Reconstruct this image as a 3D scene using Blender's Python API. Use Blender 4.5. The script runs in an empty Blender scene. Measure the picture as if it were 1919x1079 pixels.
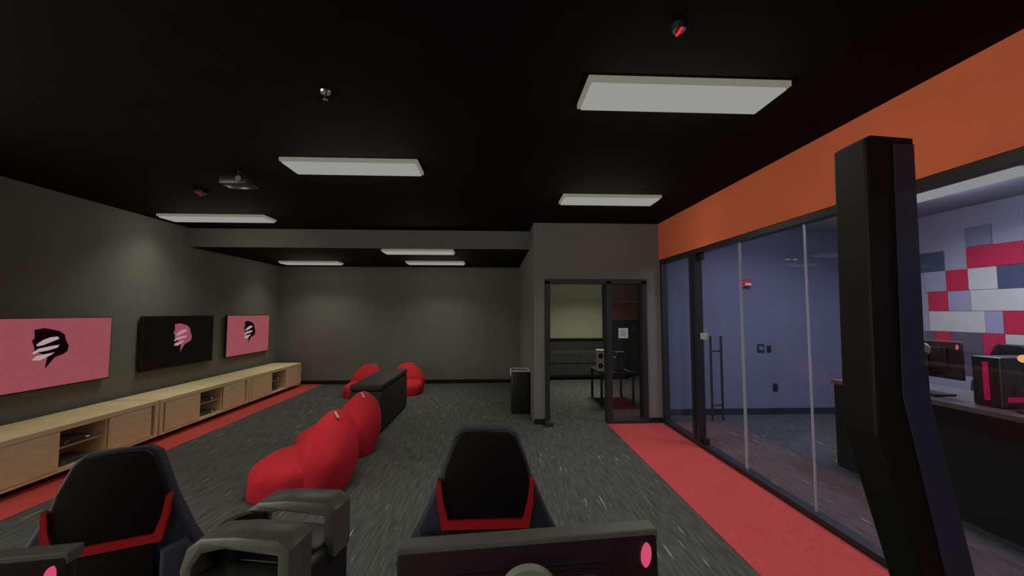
import bpy, bmesh, math, random
from mathutils import Vector, Matrix, Euler
random.seed(4)
PI = math.pi
S = bpy.context.scene
C = S.collection

# ------------------------------------------------------------------ camera, world, exposure
F_PX = 750.0
cam_d = bpy.data.cameras.new('camera'); cam_d.sensor_width = 36.0; cam_d.lens = 36.0 * F_PX / 1919.0
cam_d.clip_start = 0.05
cam = bpy.data.objects.new('camera', cam_d); C.objects.link(cam)
cam.location = (0, 0, 1.71)
cam.rotation_euler = (PI/2 + math.radians(3.43), 0, math.radians(-2.67))
S.camera = cam
S.view_settings.view_transform = 'Standard'; S.view_settings.look = 'None'
S.view_settings.exposure = 0.0; S.view_settings.gamma = 1.0; S.view_settings.use_curve_mapping = False
wd = bpy.data.worlds.new('world'); S.world = wd; wd.use_nodes = True
wd.node_tree.nodes['Background'].inputs[0].default_value = (0.02, 0.02, 0.02, 1)
wd.node_tree.nodes['Background'].inputs[1].default_value = 0.3
LAMP_W = 9.5          # watts of one ceiling troffer
LAMP_COL = (1.0, 0.965, 0.80)
FILL_W = 130.0      # watts of the unseen lights added on the left wall
SIDE_W = 30.0         # watts of a lamp in the glazed room
SIDE_COL = (0.70, 0.72, 1.0)
H1, H2 = 3.11, 2.80   # main ceiling, lowered ceiling at the far end
XL, XR, YB, YN, YF = -5.08, 2.68, 9.80, 6.20, -3.6

# ------------------------------------------------------------------ materials
def mat(name, col, rough=0.6, metal=0.0, spec=0.5, noise=0.0, nscale=8.0, bump=0.0, bscale=200.0, coat=0.0, stretch=(1,1,1), emit=None, estr=1.0):
    m = bpy.data.materials.new(name); m.use_nodes = True
    nt = m.node_tree; b = nt.nodes['Principled BSDF']
    b.inputs['Base Color'].default_value = (*col, 1); b.inputs['Roughness'].default_value = rough
    b.inputs['Metallic'].default_value = metal; b.inputs['Specular IOR Level'].default_value = spec
    if coat: b.inputs['Coat Weight'].default_value = coat
    if emit:
        b.inputs['Emission Color'].default_value = (*emit, 1); b.inputs['Emission Strength'].default_value = estr
    tc = nt.nodes.new('ShaderNodeTexCoord'); mp = nt.nodes.new('ShaderNodeMapping')
    mp.inputs['Scale'].default_value = stretch; nt.links.new(tc.outputs['Object'], mp.inputs['Vector'])
    if noise:
        n = nt.nodes.new('ShaderNodeTexNoise'); n.inputs['Scale'].default_value = nscale; n.inputs['Detail'].default_value = 5
        nt.links.new(mp.outputs[0], n.inputs['Vector'])
        r = nt.nodes.new('ShaderNodeValToRGB')
        r.color_ramp.elements[0].position = 0.3; r.color_ramp.elements[1].position = 0.7
        r.color_ramp.elements[0].color = (*[c*(1-noise) for c in col], 1)
        r.color_ramp.elements[1].color = (*[min(1, c*(1+noise)) for c in col], 1)
        nt.links.new(n.outputs['Fac'], r.inputs[0]); nt.links.new(r.outputs[0], b.inputs['Base Color'])
    if bump:
        n2 = nt.nodes.new('ShaderNodeTexNoise'); n2.inputs['Scale'].default_value = bscale
        nt.links.new(mp.outputs[0], n2.inputs['Vector'])
        bp = nt.nodes.new('ShaderNodeBump'); bp.inputs['Strength'].default_value = bump; bp.inputs['Distance'].default_value = 0.004
        nt.links.new(n2.outputs['Fac'], bp.inputs['Height']); nt.links.new(bp.outputs[0], b.inputs['Normal'])
    return m

def emat(name, col, strength):
    m = bpy.data.materials.new(name); m.use_nodes = True; nt = m.node_tree
    nt.nodes.remove(nt.nodes['Principled BSDF'])
    e = nt.nodes.new('ShaderNodeEmission'); e.inputs[0].default_value = (*col, 1); e.inputs[1].default_value = strength
    nt.links.new(e.outputs[0], nt.nodes['Material Output'].inputs[0])
    return m

def glass_mat(name, tint, ior=1.45, rough=0.0):
    m = bpy.data.materials.new(name); m.use_nodes = True; nt = m.node_tree
    nt.nodes.remove(nt.nodes['Principled BSDF'])
    t = nt.nodes.new('ShaderNodeBsdfTransparent'); t.inputs[0].default_value = (*tint, 1)
    g = nt.nodes.new('ShaderNodeBsdfGlossy'); g.inputs['Roughness'].default_value = rough; g.inputs[0].default_value = (0.9, 0.92, 1, 1)
    fr = nt.nodes.new('ShaderNodeFresnel'); fr.inputs[0].default_value = ior
    # the same share of reflection on the way in and on the way out of the pane
    ge = nt.nodes.new('ShaderNodeNewGeometry'); m1 = nt.nodes.new('ShaderNodeMath'); m1.operation = 'MULTIPLY_ADD'
    m1.inputs[1].default_value = -2; m1.inputs[2].default_value = 1; nt.links.new(ge.outputs['Backfacing'], m1.inputs[0])
    m2 = nt.nodes.new('ShaderNodeMath'); m2.operation = 'POWER'; m2.inputs[0].default_value = ior
    nt.links.new(m1.outputs[0], m2.inputs[1]); nt.links.new(m2.outputs[0], fr.inputs[0])
    mx = nt.nodes.new('ShaderNodeMixShader')
    nt.links.new(fr.outputs[0], mx.inputs[0]); nt.links.new(t.outputs[0], mx.inputs[1]); nt.links.new(g.outputs[0], mx.inputs[2])
    nt.links.new(mx.outputs[0], nt.nodes['Material Output'].inputs[0])
    return m

def carpet_mat():
    m = bpy.data.materials.new('carpet'); m.use_nodes = True; nt = m.node_tree; b = nt.nodes['Principled BSDF']
    b.inputs['Roughness'].default_value = 0.95; b.inputs['Specular IOR Level'].default_value = 0.15
    tc = nt.nodes.new('ShaderNodeTexCoord')
    def nz(scale, stretch, detail=2):
        mp = nt.nodes.new('ShaderNodeMapping'); mp.inputs['Scale'].default_value = stretch
        nt.links.new(tc.outputs['Object'], mp.inputs['Vector'])
        n = nt.nodes.new('ShaderNodeTexNoise'); n.inputs['Scale'].default_value = scale; n.inputs['Detail'].default_value = detail
        nt.links.new(mp.outputs[0], n.inputs['Vector']); return n
    def ramp(src, a, b_, ca, cb):
        r = nt.nodes.new('ShaderNodeValToRGB'); r.color_ramp.elements[0].position = a; r.color_ramp.elements[1].position = b_
        r.color_ramp.elements[0].color = ca; r.color_ramp.elements[1].color = cb
        nt.links.new(src, r.inputs[0]); return r
    base = ramp(nz(1.0, (45, 4, 1), 4).outputs['Fac'], .3, .7, (.055, .058, .054, 1), (.115, .119, .113, 1))
    fl = ramp(nz(1.0, (60, 2.6, 1), 1).outputs['Fac'], .715, .775, (0, 0, 0, 1), (1, 1, 1, 1))
    mx = nt.nodes.new('ShaderNodeMix'); mx.data_type = 'RGBA'
    nt.links.new(fl.outputs[0], mx.inputs['Factor']); nt.links.new(base.outputs[0], mx.inputs['A'])
    mx.inputs['B'].default_value = (.52, .52, .50, 1)
    nt.links.new(mx.outputs['Result'], b.inputs['Base Color'])
    bp = nt.nodes.new('ShaderNodeBump'); bp.inputs['Strength'].default_value = .4; bp.inputs['Distance'].default_value = .004
    nt.links.new(nz(1.0, (300, 120, 1)).outputs['Fac'], bp.inputs['Height']); nt.links.new(bp.outputs[0], b.inputs['Normal'])
    return m

M = {
 'carpet': carpet_mat(),
 'red_carpet': mat('red_carpet', (.60, .085, .080), .95, spec=.1, noise=.12, nscale=60, bump=.3, bscale=300),
 'grey_wall': mat('grey_wall', (.180, .188, .160), .75, spec=.3, noise=.05, nscale=2.5, bump=.08, bscale=90),
 'orange_wall': mat('orange_wall', (.97, .215, .09), .7, spec=.3, noise=.05, nscale=2, bump=.08, bscale=90),
 'lilac_wall': mat('lilac_wall', (.36, .36, .42), .7, spec=.3, noise=.04, nscale=2),
 'blue_wall': mat('blue_wall', (.17, .19, .27), .7, spec=.3, noise=.04, nscale=2),
 'side_ceiling': mat('side_ceiling', (.30, .31, .34), .85, noise=.05),
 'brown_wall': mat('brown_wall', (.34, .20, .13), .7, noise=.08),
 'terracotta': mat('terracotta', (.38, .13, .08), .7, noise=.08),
 'black_ceiling': mat('black_ceiling', (.006, .0055, .005), .9, spec=.1, noise=.2, nscale=5),
 'black_frame': mat('black_frame', (.022, .023, .028), .45, noise=.1, nscale=20),
 'black_base': mat('black_base', (.009, .009, .010), .6, spec=.3, noise=.1),
 'wood': mat('wood', (.88, .73, .43), .6, noise=.10, nscale=4, stretch=(1, 1.2, 14), bump=.05, bscale=60),
 'wood_dark': mat('wood_dark', (.55, .44, .28), .6, noise=.12, nscale=4, stretch=(1, 1.2, 14)),
 'bag': mat('bag', (.62, .022, .038), .8, spec=.25, noise=.06, nscale=14, bump=.25, bscale=60),
 'bag_seam': mat('bag_seam', (.33, .015, .03), .8, noise=.05),
 'white_tag': mat('white_tag', (.6, .45, .42), .7, noise=.05),
 'leather': mat('leather', (.006, .005, .005), .55, spec=.25, noise=.15, nscale=30, bump=.15, bscale=160),
 'leather_side': mat('leather_side', (.028, .033, .055), .7, noise=.15, nscale=30, bump=.15, bscale=160),
 'red_leather': mat('red_leather', (.62, .012, .018), .5, noise=.08, nscale=30, bump=.1, bscale=160),
 'plastic': mat('plastic', (.02, .02, .021), .35, noise=.1, nscale=30),
 'plastic_grey': mat('plastic_grey', (.12, .12, .105), .4, noise=.08, nscale=30),
 'handle_grey': mat('handle_grey', (.115, .12, .095), .35, noise=.1, nscale=30),
 'ring_grey': mat('ring_grey', (.26, .26, .20), .5, noise=.05),
 'plastic_dark': mat('plastic_dark', (.022, .012, .018), .3, noise=.1, nscale=10),
 'metal': mat('metal', (.45, .45, .46), .3, metal=1, noise=.05, nscale=30),
 'dark_metal': mat('dark_metal', (.05, .05, .055), .4, metal=.8, noise=.08),
 'white': mat('white', (.62, .62, .60), .5, noise=.04),
 'offwhite': mat('offwhite', (.50, .48, .38), .5, noise=.06),
 'red_plastic': mat('red_plastic', (.6, .02, .05), .4, noise=.05),
 'screen_board': mat('screen_board', (.44, .45, .33), .8, noise=.04),
 'charcoal': mat('charcoal', (.05, .05, .05), .6, noise=.1),
 'post_black': mat('post_black', (.008, .008, .0055), .6, spec=.25, noise=.1), 'post_navy': mat('post_navy', (.03, .034, .065), .5, noise=.1),
 'ottoman': mat('ottoman', (.022, .021, .016), .7, noise=.15, nscale=30, bump=.2),
 'm_red': mat('mural_red', (.55, .022, .06), .7, noise=.04), 'm_navy': mat('mural_navy', (.07, .09, .14), .7, noise=.04),
 'm_light': mat('mural_light', (.58, .58, .50), .7, noise=.03), 'm_lilac': mat('mural_lilac', (.36, .34, .44), .7, noise=.04),
 'm_grey': mat('mural_grey', (.22, .22, .29), .7, noise=.04), 'm_dark': mat('mural_dark', (.10, .10, .12), .7, noise=.04),
 'screen_pink': emat('screen_pink', (.275, .066, .082), 1.0),
 'screen_black': mat('screen_black', (.006, .005, .006), .25, noise=.1),
 'em_black': emat('emblem_black', (.006, .001, .003), 1.0), 'em_white': emat('emblem_white', (.42, .30, .32), 1.0),
 'em_pink': emat('emblem_pink', (.27, .065, .10), 1.0), 'em_palepink': emat('emblem_palepink', (.42, .22, .27), 1.0),
 'diffuser': emat('diffuser', (.30, .30, .285), 1.0), 'side_diffuser': emat('side_diffuser', (.27, .27, .28), 1.0),
 'lamp_rim': emat('lamp_rim', (.20, .19, .15), .9),
 'led_red': emat('led_red', (1.0, .02, .05), .9), 'led_pink': emat('led_pink', (.62, .07, .16), 1.0),
 'led_orange': emat('led_orange', (1.0, .45, .15), .9), 'led_white': emat('led_white', (.5, .55, .5), 1.0),
 'glass': glass_mat('glass', (.975, .98, .99), 1.35), 'dark_glass': glass_mat('dark_glass', (.75, .76, .78), 1.5),
 'joint': mat('joint', (.45, .45, .52), .3, noise=.05),
}

# ------------------------------------------------------------------ mesh helpers
def bx(bm, x0, x1, y0, y1, z0, z1, bev=0.0, seg=2, mi=0):
    r = bmesh.ops.create_cube(bm, size=1.0, matrix=Matrix.Translation(((x0+x1)/2, (y0+y1)/2, (z0+z1)/2)) @ Matrix.Diagonal((x1-x0, y1-y0, z1-z0, 1)))
    vs = r['verts']; fs = {f for v in vs for f in v.link_faces}
    for f in fs: f.material_index = mi
    if bev:
        es = list({e for v in vs for e in v.link_edges})
        bmesh.ops.bevel(bm, geom=es, offset=bev, segments=seg, profile=.5, affect='EDGES')
    return vs
def cyl(bm, p, q, r0, r1=None, n=20, mi=0):
    p = Vector(p); q = Vector(q); d = q - p; r1 = r0 if r1 is None else r1
    mt = Matrix.Translation((p+q)/2) @ d.to_track_quat('Z', 'Y').to_matrix().to_4x4()
    r = bmesh.ops.create_cone(bm, cap_ends=True, segments=n, radius1=r0, radius2=r1, depth=d.length, matrix=mt)
    for f in {f for v in r['verts'] for f in v.link_faces}: f.material_index = mi
    return r['verts']
def prism(bm, pts, axis, a, b, bev=0.0, seg=2, mi=0):
    """pts 2D outline; axis 'x' -> pts are (y,z); 'y' -> (x,z); 'z' -> (x,y); extruded from a to b"""
    def v(p, t): return {'x': (t, p[0], p[1]), 'y': (p[0], t, p[1]), 'z': (p[0], p[1], t)}[axis]
    A = [bm.verts.new(v(p, a)) for p in pts]; B = [bm.verts.new(v(p, b)) for p in pts]
    fs = [bm.faces.new(A), bm.faces.new(B[::-1])]
    n = len(pts)
    for i in range(n): fs.append(bm.faces.new((A[i], B[i], B[(i+1) % n], A[(i+1) % n])))
    for f in fs: f.material_index = mi
    bmesh.ops.recalc_face_normals(bm, faces=fs)
    if bev:
        es = [e for e in {e for f in fs[:2] for e in f.edges}]
        bmesh.ops.bevel(bm, geom=es, offset=bev, segments=seg, profile=.5, affect='EDGES')
    return A + B
def xform(bm, vs, m):
    bmesh.ops.transform(bm, matrix=m, verts=[v for v in vs if v.is_valid])
def obj(name, bm, m, parent=None, smooth=False, mods=None):
    me = bpy.data.meshes.new(name); bm.normal_update(); bm.to_mesh(me); bm.free()
    ms = m if isinstance(m, (list, tuple)) else [m]
    for k in ms: me.materials.append(M[k] if isinstance(k, str) else k)
    if smooth:
        for p in me.polygons: p.use_smooth = True
        try: me.set_sharp_from_angle(angle=math.radians(40))
        except Exception: pass
    o = bpy.data.objects.new(name, me); C.objects.link(o)
    if parent is not None: o.parent = parent
    return o
def B(fn, *a, **k):
    bm = bmesh.new(); fn(bm, *a, **k); return bm
def thing(name, label, cat, loc=(0, 0, 0), rz=0.0, group=None):
    o = bpy.data.objects.new(name, None); C.objects.link(o); o.empty_display_size = .1
    o.location = loc; o.rotation_euler = (0, 0, rz); o['label'] = label; o['category'] = cat
    if group: o['group'] = group
    return o
def tag(o, label, cat, group=None):
    o['label'] = label; o['category'] = cat
    if group: o['group'] = group
    return o
def struct(name, bm, m, label=None, parent=None):
    o = obj(name, bm, m, parent)
    if parent is None:
        o['kind'] = 'structure'
        if label: o['label'] = label
    return o
def copy_tree(o, parent=None):
    c = o.copy(); C.objects.link(c)
    if parent is not None: c.parent = parent
    for ch in o.children: copy_tree(ch, c)
    return c
def dup(root, loc, rz, label, group=None, scale=None):
    r = copy_tree(root); r.location = loc; r.rotation_euler = (0, 0, rz); r['label'] = label
    if group: r['group'] = group
    if scale: r.scale = (scale,)*3
    return r
def area(name, parent, loc, sx, sy, watts, col, spread=128):
    l = bpy.data.lights.new(name, 'AREA'); l.shape = 'RECTANGLE'; l.size = sx; l.size_y = sy
    l.energy = watts; l.color = col; l.spread = math.radians(spread)
    o = bpy.data.objects.new(name, l); C.objects.link(o); o.parent = parent; o.location = loc
    return o

# ------------------------------------------------------------------ the room
XE, YG, YI = 6.32, 6.62, 10.7          # far side of glazed room, its end wall, end of the room behind the doorway
struct('floor', B(bx, XL-.1, XE+.1, YF, YI, -.1, 0), 'carpet', 'dark grey carpet with pale flecks running down the room')
struct('trim_1', B(bx, 1.74, 2.62, YF, 6.16, 0, .004), 'red_carpet', 'wide red carpet strip along the glass wall')
struct('trim_2', B(bx, XL, -4.03, YF, YB, 0, .004), 'red_carpet', 'red carpet strip under the wooden media cabinets')
struct('wall_left', B(bx, XL-.1, XL, YF, YB, 0, H1), 'grey_wall', 'dark grey wall carrying the three televisions')
struct('wall_far', B(bx, XL-.1, .63, YB, YB+.1, 0, H1), 'grey_wall', 'plain dark grey wall at the far end')
struct('wall_rear', B(bx, XL-.1, XE+.1, YF-.1, YF, 0, H1), 'grey_wall')
bm = bmesh.new(); bx(bm, XL, .63, YB-.012, YB, 0, .09)
struct('baseboard_far', bm, 'black_base')
struct('baseboard_left', B(bx, XL, XL+.012, YF, YB-.013, 0.004, .09), 'black_base')
# block with the doorway
DX0, DX1, DT = .85, 2.37, 2.17
bm = bmesh.new()
bx(bm, .63, DX0, YN, YN+.14, 0, H1); bx(bm, DX0, DX1, YN, YN+.14, DT, H1); bx(bm, DX1, XR, YN, YN+.14, 0, H1)
struct('wall_doorway', bm, 'grey_wall', 'dark grey wall around the doorway')
struct('wall_passage', B(bx, .63, .75, YN+.14, YI, 0, H1), 'grey_wall')
bm = bmesh.new(); bx(bm, .63, DX0-.05, YN-.012, YN, 0, .08); bx(bm, DX1+.05, XR-.06, YN-.012, YN, 0, .08)
struct('baseboard_doorway', bm, 'black_base')
struct('wall_back_room', B(bx, .75, XE+.1, YI-.1, YI, 0, H1), 'charcoal')
struct('ceiling', B(bx, XL-.1, XR, YF, YI, H1, H1+.1), 'black_ceiling', 'black ceiling of the gaming lounge')
bm = bmesh.new(); bx(bm, XL, .63, 6.90, YB, H2, H1-.002); bmesh.ops.translate(bm, verts=bm.verts, vec=(0, 0, 0))
struct('ceiling_lowered', bm, 'black_ceiling', 'lowered black ceiling at the far end')
struct('trim_3', B(bx, XL, .63, 6.86, 6.90, H2-.004, H1-.002), 'grey_wall', 'grey face of the soffit where the ceiling drops')
# orange header above the glass
struct('wall_right', B(bx, XR-.06, XR+.06, YF, YN, 2.53, H1), 'orange_wall', 'orange wall band above the glass wall')
# glazed room
struct('ceiling_glazed_room', B(bx, XR, XE+.1, YF, YI, H1, H1+.1), 'side_ceiling')
struct('wall_glazed_room', B(bx, XR, XE+.1, YG, YG+.1, 0, H1), 'blue_wall', 'blue grey end wall seen through the glass')
struct('baseboard_glazed_room', B(bx, XR+.12, XE, YG-.014, YG, 0, .1), 'black_frame')
struct('wall_return', B(bx, XR-.1, XR+.06, YN+.14, YG+.1, 0, H1), 'grey_wall')
struct('wall_mural', B(bx, XE, XE+.1, YF, YG, 0, H1), 'lilac_wall', 'pale lilac wall behind the painted blocks')

# glass wall: frame rails, posts, panes
bm = bmesh.new(); bx(bm, XR-.05, XR+.05, YF, YN, 2.47, 2.53)
struct('trim_4', bm, 'black_frame', 'black top rail of the glass wall')
bm = bmesh.new(); bx(bm, XR-.05, XR+.05, YF, YN, 0.0, .055)
struct('trim_5', bm, 'black_frame', 'black bottom rail of the glass wall')
for k, (a, b) in enumerate(((6.14, 6.2), (5.20, 5.27), (5.095, 5.16))):
    struct('trim_%d' % (6+k), B(bx, XR-.045, XR+.045, a, b, .055, 2.47), 'black_frame')
cuts = [6.14, 5.16]
pane = [(5.27, 6.14)] + [(a, b) for a, b in ((3.31, 4.20), (2.62, 3.30), (1.68, 2.61), (.76, 1.67), (-.16, .75), (-1.1, -.17), (-2.3, -1.11), (-3.6, -2.31))]
for k, (a, b) in enumerate(pane):
    w = struct('window_%d' % (k+1), B(bx, XR-.006, XR+.006, a, b, .055, 2.47), 'glass', 'full height clear glass pane of the glass wall')
    if k: obj('joint', B(bx, XR-.008, XR+.008, b-.006, b+.004, .056, 2.469), 'joint', w)
# glass door with long pull handles
d = struct('door_1', B(bx, XR-.006, XR+.006, 4.222, 5.095, .06, 2.465), 'glass', 'frameless glass door with long black pull bars')
obj('joint', B(bx, XR-.008, XR+.008, 4.212, 4.222, .06, 2.465), 'joint', d)
bm = bmesh.new()
for sx in (-1, 1):
    cyl(bm, (XR+sx*.065, 4.74, .42), (XR+sx*.065, 4.74, 1.42), .014)
for z in (.6, 1.24): cyl(bm, (XR-.065, 4.74, z), (XR+.065, 4.74, z), .009)
obj('door_handle', bm, 'black_frame', d, True)
obj('lock_plate', B(bx, XR-.02, XR+.02, 4.93, 5.06, 1.36, 1.44, .004), 'offwhite', d)
bm = bmesh.new(); bx(bm, XR-.02, XR+.02, 4.97, 5.09, 2.38, 2.465, .004); bx(bm, XR-.02, XR+.02, 4.97, 5.09, .06, .13, .004)
obj('hinge', bm, 'dark_metal', d)

# doorway frame, sidelight, sheet of paper
bm = bmesh.new()
for a, b in ((DX0-.05, DX0+.02), (1.765, 1.845), (DX1-.04, DX1+.03)): bx(bm, a, b, YN-.03, YN+.16, 0, DT+.02)
bx(bm, DX0-.05, DX1+.03, YN-.03, YN+.16, DT-.02, DT+.055); bx(bm, 1.845, DX1-.04, YN-.03, YN+.16, 0, .05)
bx(bm, 1.845, DX1-.04, YN-.01, YN+.10, 1.86, 1.875)
struct('door_2', bm, 'black_frame', 'black metal frame of the open doorway with a sidelight')
struct('window_10', B(bx, 1.845, DX1-.04, YN+.05, YN+.062, .05, DT-.02), 'dark_glass', 'narrow sidelight pane beside the doorway')
o = obj('paper_notice', B(bx, 1.97, 2.12, YN+.044, YN+.0495, 1.30, 1.455), 'white'); tag(o, 'small white paper notice stuck on the sidelight pane', 'notice')
bm = bmesh.new(); 
for k in range(5): bx(bm, 1.99, 2.10-(.02*(k % 2)), YN+.0425, YN+.0439, 1.33+k*.022, 1.337+k*.022)
obj('print_lines', bm, 'plastic_grey', o)
o = obj('door_stop', B(bx, .78, .90, YN-.16, YN-.04, 0, .07, .01), 'black_frame'); tag(o, 'small black door stop block at the foot of the doorway frame', 'door stop')

# ------------------------------------------------------------------ room behind the doorway
bm = bmesh.new(); bx(bm, 1.50, 2.90, YI-.14, YI-.1, 1.02, 2.45, .005)
t = obj('projection_board', bm, 'screen_board'); tag(t, 'greenish grey presentation board on the wall beyond the doorway', 'board')
bm = bmesh.new()
for a in ((1.46, 2.94, .985, 1.02), (1.46, 2.94, 2.45, 2.485), (1.46, 1.5, 1.02, 2.45), (2.9, 2.94, 1.02, 2.45)): bx(bm, a[0], a[1], YI-.15, YI-.1, a[2], a[3])
obj('board_frame', bm, 'black_frame', t)
t = thing('low_cabinet', 'long low dark cabinet below the board beyond the doorway', 'cabinet', (2.2, YI-.36, 0))
obj('body', B(bx, -1.2, 1.2, -.22, .22, .08, .72, .006), 'charcoal', t)
for k in range(4):
    obj('drawer_front', B(bx, -1.18+(k % 2)*1.19, -.01+(k % 2)*1.19, -.236, -.221, .12+.3*(k//2), .39+.3*(k//2), .004), 'charcoal', t)
obj('plinth', B(bx, -1.16, 1.16, -.18, .2, 0, .08), 'black_base', t)
struct('wall_brown_panel', B(bx, 2.75, 4.6, YI-.112, YI-.1, 1.95, H1-.01), 'brown_wall')  # warm reflection in the sidelight, painted as a wall band
struct('wall_terracotta_panel', B(bx, 2.98, 4.6, YI-.115, YI-.1, 1.5, 1.95), 'terracotta')  # redder lower part of the same painted reflection
t = thing('side_desk', 'small black desk behind the doorway sidelight', 'desk', (2.32, 7.75, 0))
obj('desk_top', B(bx, -.35, .3, -.4, .4, .56, .6, .006), 'black_frame', t)
for sx in (-.32, .27):
    for sy in (-.36, .36): obj('leg', B(bx, sx-.02, sx+.02, sy-.02, sy+.02, 0, .56), 'black_frame', t)
t = thing('speaker', 'off white speaker with two round black cones behind the doorway', 'speaker', (2.02, 7.55, .6), -.15)
obj('cabinet', B(bx, -.075, .075, -.1, .1, 0, .4, .012), 'offwhite', t)
for z in (.11, .29):
    bm = bmesh.new(); cyl(bm, (0, -.101, z), (0, -.112, z), .048, .042, 24); obj('cone', bm, 'plastic', t, True)
bm = bmesh.new(); bx(bm, -.09, .09, -.09, .09, 0, .26, .02); bx(bm, -.05, .12, -.07, .07, .26, .36, .02)
t = obj('equipment_case', bm, 'plastic_grey'); t.location = (2.38, 7.6, .6); tag(t, 'grey equipment case beside the off white speaker', 'case')

# ------------------------------------------------------------------ mural on the glazed room's side wall
def mural():
    root = thing('wall_mural_blocks', 'painted mural of red, white, lilac and navy blocks behind the glass', 'mural', (XE, 0, 0))
    rows = [  # z0, z1, [(y0, y1, material)]
      (2.57, 2.83, [(4.74, 5.02, 'm_grey')]),
      (2.29, 2.565, [(4.44, 5.02, 'm_red'), (4.05, 4.435, 'm_lilac'), (5.29, 5.60, 'm_navy')]),
      (2.00, 2.285, [(3.9, 4.435, 'm_light'), (4.44, 4.705, 'm_navy'), (4.71, 5.015, 'm_light'), (5.02, 5.275, 'm_red'), (5.28, 5.55, 'm_lilac')]),
      (1.725, 1.995, [(3.9, 5.0, 'm_light'), (5.005, 5.265, 'm_lilac'), (5.27, 5.52, 'm_red')]),
      (1.44, 1.72, [(3.9, 4.675, 'm_red'), (4.68, 4.86, 'm_lilac'), (4.865, 5.52, 'm_light')]),
      (1.16, 1.435, [(3.9, 4.67, 'm_light'), (4.675, 4.90, 'm_red'), (4.905, 5.26, 'm_dark'), (5.265, 5.45, 'm_red'), (5.455, 5.6, 'm_dark')]),
      (.88, 1.155, [(3.7, 4.2, 'm_navy'), (4.205, 4.8, 'm_light'), (4.805, 5.4, 'm_dark')]),
      (2.29, 2.565, [(3.3, 4.045, 'm_light')]), (2.0, 2.285, [(3.1, 3.895, 'm_red')]), (1.44, 1.995, [(3.2, 3.895, 'm_navy')]),
      (2.57, 2.83, [(3.4, 4.0, 'm_red')]), (1.16, 1.435, [(2.9, 3.895, 'm_light')]),
    ]
    nm = {'m_red': 'red_block', 'm_navy': 'navy_block', 'm_light': 'white_block', 'm_lilac': 'lilac_block', 'm_grey': 'grey_block', 'm_dark': 'charcoal_block'}
    for z0, z1, l in rows:
        for a, b, m in l:
            obj(nm[m], B(bx, -.018, -.001, a, b, z0, z1, .002, 1), m, root)
mural()

# window frames with area lights, added out of view to brighten the orange wall
for k, (a, b) in enumerate(((-3.1, -1.5), (-1.3, .3), (.5, 2.1))):
    w = struct('window_%d' % (11+k), B(bx, XL+.001, XL+.05, a, b, .95, .99), 'black_frame')
    bm = bmesh.new(); bx(bm, XL+.001, XL+.05, a, b, 2.75, 2.79); bx(bm, XL+.001, XL+.05, a, a+.04, .991, 2.749); bx(bm, XL+.001, XL+.05, b-.04, b, .991, 2.749)
    obj('window_frame', bm, 'black_frame', w)
    l = area('daylight', None, (XL+.02, (a+b)/2, 1.87), b-a-.09, 1.74, FILL_W/3, (1.0, .95, .88), 180)
    l.rotation_euler = (PI/2, 0, -PI/2) if False else (0, -PI/2, 0); l.data.size, l.data.size_y = 1.74, b-a-.09

# things on the end wall of the glazed room
t = thing('fire_alarm', 'small red and white fire alarm strobe on the blue wall', 'fire alarm', (4.29, YG, 2.13))
obj('housing', B(bx, -.08, .08, -.06, 0, 0, .14, .012), 'red_plastic', t)
obj('strobe', B(bx, -.055, .06, -.09, -.06, .02, .07, .012), 'white', t)
t = thing('wall_controls', 'dark control panel on the blue wall, left of a pair', 'switch', (4.52, YG, 1.03))
obj('plate', B(bx, -.06, .06, -.015, 0, 0, .14, .004), 'black_frame', t); obj('display', B(bx, -.035, .035, -.019, -.015, .04, .1), 'blue_wall', t)
t = thing('wall_controls', 'slimmer dark switch plate on the blue wall, right of a pair', 'switch', (4.66, YG, 1.03))
obj('plate', B(bx, -.035, .035, -.015, 0, 0, .115, .004), 'black_frame', t); obj('rocker', B(bx, -.015, .015, -.022, -.015, .03, .085, .002), 'black_frame', t)
t = thing('wall_outlet', 'dark power outlet low on the blue wall', 'outlet', (4.75, YG, .38))
obj('plate', B(bx, -.04, .04, -.012, 0, 0, .13, .004), 'black_frame', t)
for z in (.035, .095): obj('socket', B(bx, -.018, .018, -.016, -.012, z-.018, z+.018, .003), 'plastic', t)
t = thing('ceiling_sensor', 'small pale sensor strip high on the blue wall', 'sensor', (5.1, YG, 2.59))  # stands in for a small white reflection in the glass, built as a strip
obj('housing', B(bx, -.10, .11, -.035, 0, 0, .035, .008), 'white', t); obj('lens', B(bx, -.03, .03, -.04, -.035, .008, .027), 'plastic_grey', t)

# ------------------------------------------------------------------ ceiling lights
def troffer(x, y, z, label, w=1.2, d=.30, dif='diffuser', watts=LAMP_W, col=LAMP_COL, rz=0, spread=122, glow=.16, name='ceiling_light', group='ceiling troffers of the lounge'):
    t = thing(name, label, 'ceiling light', (x, y, z), rz, group)
    bm = bmesh.new(); bx(bm, -w/2-.02, w/2+.02, -d/2-.02, d/2+.02, -.035, 0, .003, 1)
    obj('housing', bm, 'lamp_rim' if dif == 'diffuser' else 'white', t)
    obj('diffuser', B(bx, -w/2, w/2, -d/2, d/2, -.052, -.0352, .002, 1), dif, t)
    area('lamp', t, (0, 0, -.056), w*.96, d*.9, watts, col, spread)
    for sx in (-.3, 0, .3):
        pl = bpy.data.lights.new('side_glow', 'POINT'); pl.energy = watts*glow; pl.color = col; pl.shadow_soft_size = 0
        po = bpy.data.objects.new('side_glow', pl); C.objects.link(po); po.parent = t; po.location = (sx*w, 0, -.26)  # unseen point lights added below the fixture to brighten ceiling and walls
    return t
zc = H1
troffer(1.18, 2.43, zc, 'largest ceiling light, nearest above the red strip')
troffer(1.42, 4.80, zc, 'ceiling light before the doorway wall, second along the orange wall', 1.15)
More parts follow.
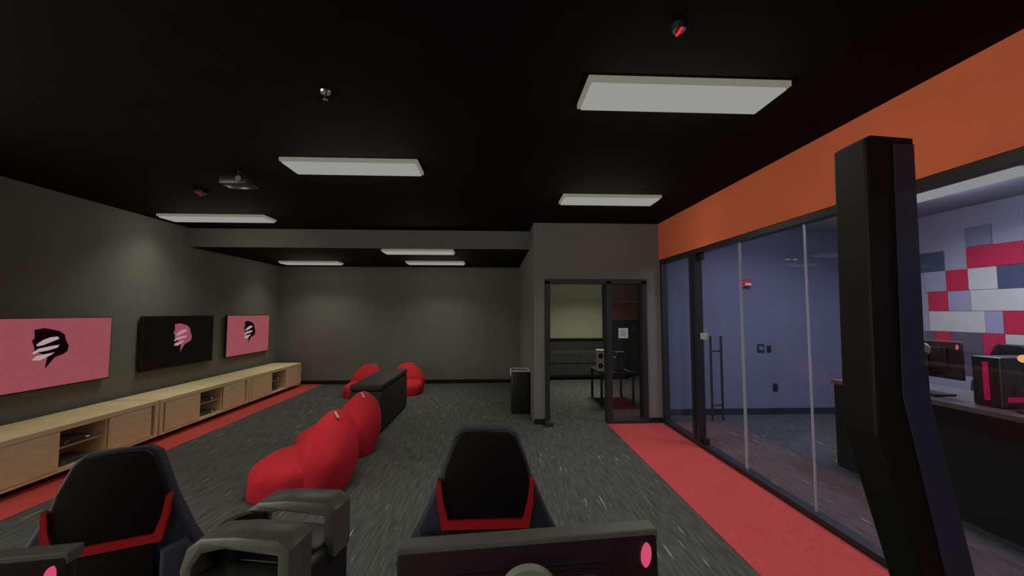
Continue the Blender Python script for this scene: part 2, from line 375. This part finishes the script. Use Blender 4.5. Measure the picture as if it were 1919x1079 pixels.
troffer(-1.32, 3.80, zc, 'ceiling light above the red bean bags, in front of the soffit')
troffer(-4.05, 6.02, zc, 'ceiling light nearest the television wall, in front of the soffit', 1.45)
zl = H2 - .004
troffer(-1.32, 7.12, zl, 'ceiling light just behind the soffit face', watts=LAMP_W*.8)
troffer(-3.95, 8.85, zl, 'far ceiling light under the lowered ceiling, left of two', watts=LAMP_W*.8)
troffer(-1.25, 8.72, zl, 'far ceiling light under the lowered ceiling, right of two', watts=LAMP_W*.8)
for k, (x, y) in enumerate(((-3.95, 2.35), (-1.3, -.9), (1.2, -.9), (-4.0, -2.2))):  # extra fixtures added outside the view to brighten the near walls
    troffer(x, y, zc, 'ceiling light over the desks behind the viewpoint', watts=LAMP_W)
sg = 'ceiling lights of the glazed room'
troffer(5.08, 4.05, zc, 'bright ceiling light strip behind the glass', 1.2, .34, 'side_diffuser', SIDE_W, SIDE_COL, PI/2, 158, .16, group=sg)
troffer(4.2, 1.2, zc, 'near ceiling light strip of the glazed room', 1.2, .3, 'side_diffuser', SIDE_W, SIDE_COL, PI/2, 158, .16, group=sg)
troffer(4.1, 5.2, zc, 'ceiling light strip nearest the blue end wall', .6, .3, 'side_diffuser', SIDE_W*.5, SIDE_COL, PI/2, 158, .16, group=sg)
troffer(2.3, 8.6, zc, 'ceiling light of the room beyond the doorway', .9, .3, watts=26.0, group='beyond the doorway')

# small things on the ceiling
t = thing('smoke_detector', 'small detector on the black ceiling with a glowing red light', 'detector', (.90, 1.83, zc))
bm = bmesh.new(); cyl(bm, (0, 0, 0), (0, 0, -.033), .034, .03, 24); obj('body', bm, 'black_frame', t, True)
bm = bmesh.new(); bx(bm, -.006, .006, -.03, .03, -.045, -.034, .003, 1); obj('indicator_light', bm, 'led_red', t)
t = thing('ceiling_projector', 'small dark projector under the ceiling left of the bean bag light', 'projector', (-2.52, 4.02, zc))
obj('body', B(bx, -.14, .14, -.10, .10, -.16, -.07, .02), 'plastic', t, True)
bm = bmesh.new(); cyl(bm, (0, 0, -.07), (0, 0, 0), .018); obj('mount', bm, 'dark_metal', t, True)
bm = bmesh.new(); cyl(bm, (.06, -.10, -.115), (.06, -.118, -.115), .03, .028, 20); obj('lens', bm, 'metal', t, True)
t = thing('exit_beacon', 'small red beacon on the ceiling nearest the television wall', 'beacon', (-3.38, 4.72, zc))
obj('base', B(bx, -.05, .05, -.05, .05, -.03, 0, .005), 'black_frame', t)
bm = bmesh.new(); cyl(bm, (0, 0, -.03), (0, 0, -.055), .035, .02, 16); obj('lamp_cover', bm, 'red_plastic', t, True)
t = thing('sprinkler_head', 'tiny pale sprinkler head alone on the dark ceiling', 'sprinkler', (-1.07, 2.52, zc))
bm = bmesh.new(); cyl(bm, (0, 0, 0), (0, 0, -.012), .035, .03, 20); obj('rosette', bm, 'metal', t, True)
bm = bmesh.new(); cyl(bm, (0, 0, -.012), (0, 0, -.05), .007); cyl(bm, (0, 0, -.05), (0, 0, -.053), .016); obj('nozzle', bm, 'metal', t, True)

# ------------------------------------------------------------------ media cabinets
UL = 1.93
def media_cabinet(y0, label):
    t = thing('media_cabinet', label, 'cabinet', (-4.40, y0, .08), 0, 'wooden media cabinets under the televisions')
    D = .62; Hc = .47
    bm = bmesh.new()
    bx(bm, -D, 0, 0, UL, Hc-.055, Hc, .002, 1)
    bx(bm, -D, 0, 0, .055, 0, Hc-.056, .002, 1); bx(bm, -D, 0, UL-.055, UL, 0, Hc-.056, .002, 1)
    bx(bm, -D, -.004, .056, UL-.056, 0, .03); bx(bm, -D, -D+.015, .056, UL-.056, .031, Hc-.056)
    for y in (.735, 1.255): bx(bm, -D+.016, -.03, y-.01, y+.01, .031, Hc-.057)
    obj('body', bm, 'wood', t)
    obj('plinth', B(bx, -D+.05, -.12, .05, UL-.05, -.076, -.001), 'black_base', t)
    for a, b in ((.085, .728), (1.262, 1.825)):
        obj('door', B(bx, -.022, -.001, a, b, .034, Hc-.060, .002, 1), 'wood', t)
    obj('shelf', B(bx, -D+.03, -.05, .748, 1.243, .22, .235), 'wood_dark', t)
    return t
for y0, l in ((3.64, 'nearest wooden media cabinet, below the nearest pink television'), (5.60, 'middle wooden media cabinet, below the black television'),
              (7.56, 'farthest wooden media cabinet, below the far pink television')):
    media_cabinet(y0, l)
def console(y, z, rz, label, g=None):
    t = thing('game_console', label, 'game console', (-4.60, y, z), rz, g)
    obj('shell', B(bx, -.13, .13, -.16, .16, .006, .05, .008), 'plastic_grey', t)
    obj('front_slot', B(bx, .130, .133, -.11, .06, .022, .034), 'plastic', t)
    obj('light_bar', B(bx, .130, .133, .08, .12, .026, .03), 'led_white', t)
    for sx in (-.1, .1):
        for sy in (-.12, .12): obj('foot', B(bx, sx-.015, sx+.015, sy-.015, sy+.015, 0, .006), 'plastic', t)
for k, (y0, w) in enumerate(((3.64, 'nearest'), (5.60, 'middle'), (7.56, 'farthest'))):
    console(y0+.98, .08+.235, .08, 'slim grey game console on the shelf of the %s media cabinet' % w, 'game consoles')
    console(y0+1.0, .08+.03, -.05, 'slim grey game console on the floor of the %s media cabinet bay' % w, 'game consoles')

# ------------------------------------------------------------------ televisions
E_BLACK = [(340,300),(400,285),(440,300),(495,325),(535,375),(550,460),(568,520),(560,590),(535,620),(480,650),(455,700),(420,780),(425,700),(430,650),(400,600),(350,560),(345,500),(330,430),(345,400)]
E_W = [[(355,480),(395,430),(440,400),(490,395),(500,425),(455,455),(400,490),(365,500)], [(335,575),(370,530),(440,510),(505,500),(490,535),(430,560),(375,570),(345,590)],
       [(335,660),(360,615),(420,600),(475,588),(455,615),(415,650),(380,672)]]
def emblem(root, xs, cy, cz, black, white):
    k = .45/490.0
    def P(p): return (cy + (p[0]-445)*k*1.75, cz - (p[1]-525)*k)
    e = obj('emblem', B(prism, [P(p) for p in E_BLACK], 'x', xs, xs+.0012), black, root)
    bm = bmesh.new()
    for w in E_W: prism(bm, [P(p) for p in w], 'x', xs+.0012, xs+.0022)
    obj('emblem_stripes', bm, white, e)
def tv(y0, y1, label, black=False):
    t = thing('television', label, 'television', (XL, (y0+y1)/2, 1.25), 0, 'wall mounted televisions')
    h = .40; w = (y1-y0)/2
    obj('wall_mount', B(bx, 0, .03, -.2, .2, -.15, .15), 'dark_metal', t)
    obj('casing', B(bx, .03, .075, -w, w, -h, h, .004, 1), 'plastic', t)
    obj('screen', B(bx, .075, .0765, -w+.012, w-.012, -h+.016, h-.012), 'screen_black' if black else 'screen_pink', t)
    emblem(t, .0766, .0 if not black else .02, .06, 'em_pink' if black else 'em_black', 'em_palepink' if black else 'em_white')
tv(4.07, 5.52, 'nearest wall television with a pink screen and striped black emblem')
tv(5.98, 7.44, 'middle wall television with a black screen and pink emblem', True)
tv(7.80, 9.22, 'farthest wall television with a pink screen and striped black emblem')

# ------------------------------------------------------------------ bean bags
def sup(d, c, r, e):
    # distance from origin O along direction d to superellipsoid surface centred at c
    lo, hi = 0.0, 2.0
    for _ in range(26):
        m = (lo+hi)/2; p = d*m - c
        if e is None:      # round in plan, flat on top, top sloping down to the front
            v = (abs(p.x/r[0])**2.7 + abs(p.y/r[1])**2.7)**1.5 + abs((p.z - .10*p.x)/r[2])**4.5
        else: v = abs(p.x/r[0])**e + abs(p.y/r[1])**e + abs(p.z/r[2])**e
        if v < 1: lo = m
        else: hi = m
    return lo
def radial(O, inside):
    bm = bmesh.new(); bmesh.ops.create_uvsphere(bm, u_segments=80, v_segments=56, radius=1)
    for v in bm.verts:
        d = v.co.normalized(); lo, hi = 0.0, 2.0
        for _ in range(24):
            m = (lo+hi)/2
            if inside(O + d*m): lo = m
            else: hi = m
        p = O + d*lo
        p += d*(.004*math.sin(p.y*17+p.z*9) + .003*math.sin(p.x*23-p.z*14))
        if p.z < .012: p.z = 0
        v.co = p
    return bm
def seat_in(p):      # round in plan, flattish top sloping down to the front
    q = p - Vector((-.09, 0, .13))
    return (abs(q.x/.42)**2.5 + abs(q.y/.41)**2.5)**1.35 + abs((q.z - .10*q.x)/.205)**3.6 < 1
def back_in(p):      # egg leaning back, narrowing to the top
    q = p - Vector((.17, 0, .25)); x = q.x - .16*q.z
    t = max(0, q.z/.44); w = 1 - .30*t*t
    return abs(x/(.29*w))**2.2 + abs(q.y/(.44*w))**2.3 + abs(q.z/.45)**2.1 < 1
def beanbag():
    t = thing('bean_bag_chair', '', 'bean bag chair', group='red bean bag chairs')
    obj('seat', radial(Vector((-.09, 0, .15)), seat_in), 'bag', t, True)
    obj('backrest', radial(Vector((.17, 0, .25)), back_in), 'bag', t, True)
    bm = bmesh.new(); bx(bm, -.012, .012, -.06, .06, 0, .012, .004, 1)
    o = obj('pull_tag', bm, 'white_tag', t); o.location = (.26, -.12, .682); o.rotation_euler = (.35, .3, .5); o['label'] = 'pale woven pull tag'
    return t
bb = beanbag(); bb.location = (-1.84, 4.19, 0); bb.rotation_euler = (0, 0, math.radians(14)); bb['label'] = 'nearest red bean bag chair on the grey carpet'
dup(bb, (-1.88, 5.17, 0), math.radians(8), 'second red bean bag chair, directly behind the nearest one')
dup(bb, (-2.66, 8.55, 0), math.radians(80), 'far red bean bag chair, left of the black bench', scale=.86)
dup(bb, (-1.86, 8.75, 0), math.radians(95), 'far red bean bag chair against the far wall, behind the black bench', scale=.86)
# long black bench
t = thing('upholstered_bench', 'long black upholstered bench block behind the red bean bags', 'bench', (-1.80, 6.66, 0))
obj('body', B(bx, -.23, .23, -.83, .83, .02, .58, .02, 3), 'ottoman', t, True)
obj('cushion', B(bx, -.23, .23, -.83, .83, .585, .68, .03, 3), 'ottoman', t, True)
for sx in (-.18, .18):
    for sy in (-.75, .75): obj('foot', B(bx, sx-.02, sx+.02, sy-.02, sy+.02, 0, .02), 'black_base', t)
# waste bin
t = thing('waste_bin', 'tall black waste bin with a white liner edge beside the doorway wall', 'waste bin', (.46, 6.98, 0))
bm = bmesh.new(); vs = bx(bm, -.15, .15, -.15, .15, 0, .70, .015)
obj('bin_body', bm, 'plastic', t, True)
bm = bmesh.new()
for a in ((-.165, .165, -.165, -.145), (-.165, .165, .145, .165), (-.165, -.145, -.145, .145), (.145, .165, -.145, .145)): bx(bm, *a, .70, .725, .004, 1)
bx(bm, -.175, -.150, -.17, -.14, .64, .72, .004, 1)
obj('liner', bm, 'white', t)
# ------------------------------------------------------------------ racing chairs
def racing_chair():
    t = thing('gaming_chair', '', 'gaming chair', group='black and red gaming chairs')
    # local: chair faces -Y, backrest at y=0
    out = [(.085, 1.287), (.118, 1.265), (.152, 1.17), (.172, 1.11), (.235, .97), (.275, .90), (.275, .74), (.235, .58), (.215, .48)]
    pts = out + [(-x, z) for x, z in reversed(out)]
    bm = bmesh.new(); prism(bm, pts, 'y', 0, .085, .018, 3)
    lean = Matrix.Translation((0, .0, .48)) @ Matrix.Rotation(math.radians(-7), 4, 'X') @ Matrix.Translation((0, 0, -.48))
    bmesh.ops.transform(bm, matrix=lean, verts=bm.verts)
    back = obj('backrest', bm, 'leather_side', t, True)
    ins = [(.082, 1.280), (.112, 1.258), (.147, 1.165), (.158, 1.105), (.15, 1.05), (.132, .985)]
    pin = ins + [(-x, z) for x, z in reversed(ins)]
    bm = bmesh.new(); prism(bm, pin, 'y', -.03, .0, .012, 3); bmesh.ops.transform(bm, matrix=lean, verts=bm.verts)
    obj('headrest_panel', bm, 'leather', t, True)
    u_out = [(.172, 1.118), (.168, 1.04), (.152, .955)]; u_in = [(.158, 1.11), (.149, 1.045), (.131, .984)]
    pu = u_out + [(-x, z) for x, z in reversed(u_out)] + [(-x, z) for x, z in u_in] + [(x, z) for x, z in reversed(u_in)]
    bm = bmesh.new(); prism(bm, pu, 'y', -.036, -.001, .0); bmesh.ops.transform(bm, matrix=lean, verts=bm.verts)
    obj('red_trim', bm, 'red_leather', t)
    # lower centre panel, side bolsters
    bm = bmesh.new(); prism(bm, [(.13, .95), (.15, .80), (.14, .52), (-.14, .52), (-.15, .80), (-.13, .95)], 'y', -.028, .0, .010, 2); bmesh.ops.transform(bm, matrix=lean, verts=bm.verts)
    obj('back_panel', bm, 'leather', t, True)
    for s in (-1, 1):
        bm = bmesh.new(); prism(bm, [(s*.155, .93), (s*.225, .95), (s*.27, .89), (s*.268, .75), (s*.225, .56), (s*.165, .54)], 'y', -.055, .0, .018, 3)
        bmesh.ops.transform(bm, matrix=lean, verts=bm.verts)
        obj('bolster', bm, 'leather_side', t, True)
        bm = bmesh.new(); bx(bm, s*.30-.045, s*.30+.045, -.36, -.09, .655, .685, .012); obj('armrest', bm, 'plastic', t, True)
        bm = bmesh.new(); bx(bm, s*.30-.02, s*.30+.02, -.26, -.19, .40, .655, .006); bx(bm, min(s*.1, s*.32), max(s*.1, s*.32), -.26, -.19, .375, .40, .004); obj('arm_post', bm, 'plastic', t)
    bm = bmesh.new(); bx(bm, -.18, .18, -.48, -.01, .40, .50, .03, 3)
    obj('seat', bm, 'leather', t, True)
    for s in (-1, 1):
        bm = bmesh.new(); bx(bm, min(s*.181, s*.255), max(s*.181, s*.255), -.46, -.02, .41, .54, .025, 3); obj('seat_bolster', bm, 'red_leather', t, True)
    bm = bmesh.new(); cyl(bm, (0, -.24, .10), (0, -.24, .39), .026); cyl(bm, (0, -.24, .08), (0, -.24, .22), .04); obj('gas_lift', bm, 'dark_metal', t, True)
    for k in range(5):
        a = k*2*PI/5 + PI/2; dx, dy = math.cos(a), math.sin(a)
        bm = bmesh.new(); vs = bx(bm, .03, .30, -.022, .022, .075, .11, .008)
        bmesh.ops.transform(bm, matrix=Matrix.Translation((0, -.24, 0)) @ Matrix.Rotation(a, 4, 'Z'), verts=bm.verts)
        leg = obj('base_leg', bm, 'plastic', t)
        bm = bmesh.new(); c = Vector((.29*dx, .29*dy-.24, .03)); n = Vector((-dy, dx, 0))
        cyl(bm, c-n*.024, c+n*.024, .03); cyl(bm, c+Vector((0, 0, 0)), c+Vector((0, 0, .05)), .009); obj('caster', bm, 'plastic', leg, True)
    return t
ch = racing_chair(); ch.location = (-.025, 1.42, 0); ch['label'] = 'black gaming chair with red trim behind the middle monitor'
dup(ch, (-1.28, 1.42, 0), math.radians(24), 'black gaming chair with red trim at the left, beside the wooden cabinets', scale=.955)

# ------------------------------------------------------------------ desk, monitors, tower
t = thing('gaming_desk', 'long black desk carrying the two near monitors', 'desk', (-.55, .72, 0))
obj('desk_top', B(bx, -1.35, 1.25, -.40, .44, .72, .75, .005), 'plastic', t)
for sx in (-1.28, -.05, 1.18):
    bm = bmesh.new(); bx(bm, sx-.03, sx+.03, -.36, -.30, 0, .72); bx(bm, sx-.03, sx+.03, -.36, .28, 0, .03); bx(bm, sx-.03, sx+.03, -.36, .28, .69, .72)
    obj('leg', bm, 'black_frame', t)
def monitor():
    t = thing('monitor', '', 'monitor', group='black monitors seen from the back')
    # local: back faces -Y
    w = .268
    obj('casing', B(bx, -w, w, -.012, .018, .165, .505, .008), 'plastic_dark', t, True)
    bm = bmesh.new(); bx(bm, -w-.001, w+.001, -.010, .03, .488, .513, .003); obj('top_bezel', bm, 'plastic_grey', t)
    bm = bmesh.new(); bx(bm, -.16, .16, -.04, -.012, .22, .46, .012); obj('rear_cover', bm, 'plastic_dark', t, True)
    bm = bmesh.new(); cyl(bm, (-.01, -.055, .425), (-.01, -.04, .425), .055, .059, 36); obj('mount_ring', bm, 'ring_grey', t, True)
    bm = bmesh.new(); bx(bm, .065, .125, -.05, -.0401, .40, .455, .004); obj('port_cover', bm, 'post_navy', t)
    obj('screen', B(bx, -w+.01, w-.01, .0181, .0195, .18, .486), 'screen_black', t)
    bm = bmesh.new(); bx(bm, -.028, .028, -.062, -.0555, .02, .40, .003); obj('stand_post', bm, 'plastic', t, True)
    bm = bmesh.new(); bx(bm, -.13, .13, -.13, .09, 0, .018, .006); obj('stand_foot', bm, 'plastic', t)
    bm = bmesh.new()
    prism(bm, [(.010*math.cos(i*PI/10), .024*math.sin(i*PI/10)) for i in range(20)], 'y', -.018, -.0121); bmesh.ops.transform(bm, matrix=Matrix.Translation((w-.028, 0, .465)) @ Matrix.Rotation(.15, 4, 'Y'), verts=bm.verts)
    obj('indicator_light', bm, 'led_pink', t)
    return t
mo = monitor(); mo.location = (.09, .84, .757); mo.rotation_euler = (0, math.radians(-1.8), math.radians(2)); mo.scale = (.985, 1, .972); mo['label'] = 'middle monitor seen from behind with a pink corner light'
m2 = dup(mo, (-1.09, .84, .757), math.radians(8), 'left monitor seen from behind, in front of the left chair', scale=.93)
# pc tower with a rounded carrying handle
t = thing('computer_tower', 'black and grey computer tower with curved handles on the desk', 'computer', (-.515, .985, .752), math.radians(-10)); t.scale = (1, 1, 1.09)
obj('case', B(bx, -.115, .115, -.15, .15, .012, .37, .02, 3), 'plastic', t, True)
for sx in (-.08, .08):
    for sy in (-.11, .11): obj('foot', B(bx, sx-.015, sx+.015, sy-.015, sy+.015, 0, .012), 'black_base', t)
for y in (-.070, .090):
    bm = bmesh.new()
    pr = [(-.118, .34), (-.122, .385), (-.108, .425), (-.075, .448), (.0, .456), (.10, .456), (.128, .44), (.128, .34), (.10, .34), (.10, .425), (-.02, .43), (-.07, .418), (-.092, .39), (-.096, .34)]
    prism(bm, pr, 'y', y-.040, y+.040, .008, 2); obj('carry_handle', bm, 'handle_grey', t, True)
bm = bmesh.new()
ringo = [(.06*math.cos(a)*1.0-.055, .062*math.sin(a)) for a in [i*PI/14 + PI/2 for i in range(15)]]
ringi = [(.042*math.cos(a)-.055, .044*math.sin(a)) for a in [i*PI/14 + PI/2 for i in range(15)]]
prism(bm, ringo + ringi[::-1], 'z', .371, .43, 0); obj('top_ring', bm, 'plastic', t)
obj('top_vent', B(bx, -.05, .07, -.04, .04, .3705, .376, .002), 'dark_metal', t)
obj('rear_panel', B(bx, -.1, .1, -.156, -.151, .03, .33), 'dark_metal', t)
bm = bmesh.new()
for k in range(4): bx(bm, -.09, .03, -.1585, -.1565, .05+k*.025, .062+k*.025)
obj('slot_covers', bm, 'metal', t)
# ------------------------------------------------------------------ tall black post with slanted leg
t = thing('display_stand', 'tall black post with a slanted lower leg in front of the glass wall', 'stand', (0, 1.5, 0))
bm = bmesh.new(); prism(bm, [(1.44, 2.38), (1.47, 2.40), (1.64, 2.39), (1.635, 1.75), (1.63, 1.45), (1.775, .74), (1.93, .03), (1.72, .03), (1.575, .70), (1.425, 1.25)], 'y', -.05, .10, .012, 2)
obj('post', bm, 'post_black', t)
bm = bmesh.new(); prism(bm, [(1.55, 2.36), (1.63, 2.36), (1.625, 1.75), (1.62, 1.46), (1.765, .74), (1.90, .06), (1.80, .06), (1.66, .72), (1.53, 1.40)], 'y', -.056, -.051, 0)
obj('front_strip', bm, 'post_navy', t)  # bluish light on the post's right side, put in as a navy strip
obj('base_plate', B(bx, 1.55, 2.12, -.22, .28, .004, .03, .006), 'black_frame', t)

# ------------------------------------------------------------------ glazed room furniture
t = thing('gaming_counter', 'long black gaming counter behind the glass wall', 'counter', (4.25, 2.45, 0))
obj('front_panel', B(bx, -.39, -.36, -1.97, 1.97, 0, .90), 'black_base', t)
obj('counter_top', B(bx, -.40, .42, -2.0, 2.0, .901, .945, .004), 'plastic_grey', t)
for y in (-1.95, 1.95): obj('end_panel', B(bx, -.359, .38, y-.02, y+.02, 0, .90), 'black_base', t)
t = dup(mo, (4.12, 3.62, .946), math.radians(-90), 'far black monitor on the counter behind the glass', 'black monitors seen from the back')
t = dup(mo, (4.12, 2.50, .946), math.radians(-90), 'near black monitor on the counter behind the glass', 'black monitors seen from the back')
def red_pc(y, label):
    t = thing('computer_tower', label, 'computer', (4.22, y, .946), 0, 'glowing computers on the counter')
    obj('case', B(bx, -.2, .2, -.1, .1, 0, .40, .012), 'plastic', t)
    bm = bmesh.new(); bx(bm, -.16, .1, -.105, -.101, .05, .09); bx(bm, -.206, -.201, -.02, .02, .05, .36, .002, 1); obj('light_strip', bm, 'led_dim', t)
M['led_dim'] = emat('led_dim', (.22, .005, .04), 1.0)
red_pc(3.12, 'black computer tower glowing red on the counter, behind the glass')
red_pc(2.05, 'second glowing computer tower, at the near end of the counter')
t = thing('desk_lamp', 'tiny glowing orange lamp on the counter behind the glass', 'lamp', (4.02, 3.20-.32, .946))
bm = bmesh.new(); cyl(bm, (0, 0, 0), (0, 0, .015), .05); obj('base', bm, 'plastic', t, True)
bm = bmesh.new(); cyl(bm, (0, 0, .015), (0, 0, .38), .008); obj('stem', bm, 'dark_metal', t, True)
bm = bmesh.new(); bmesh.ops.create_uvsphere(bm, u_segments=16, v_segments=10, radius=.03, matrix=Matrix.Translation((0, 0, .41))); obj('bulb', bm, 'led_orange', t, True)
dup(ch, (5.15, 3.85, 0), math.radians(-90), 'gaming chair behind the counter in the glazed room, farther', scale=1.08)
dup(ch, (5.15, 2.6, 0), math.radians(-90), 'gaming chair behind the counter in the glazed room, nearer', scale=1.08)
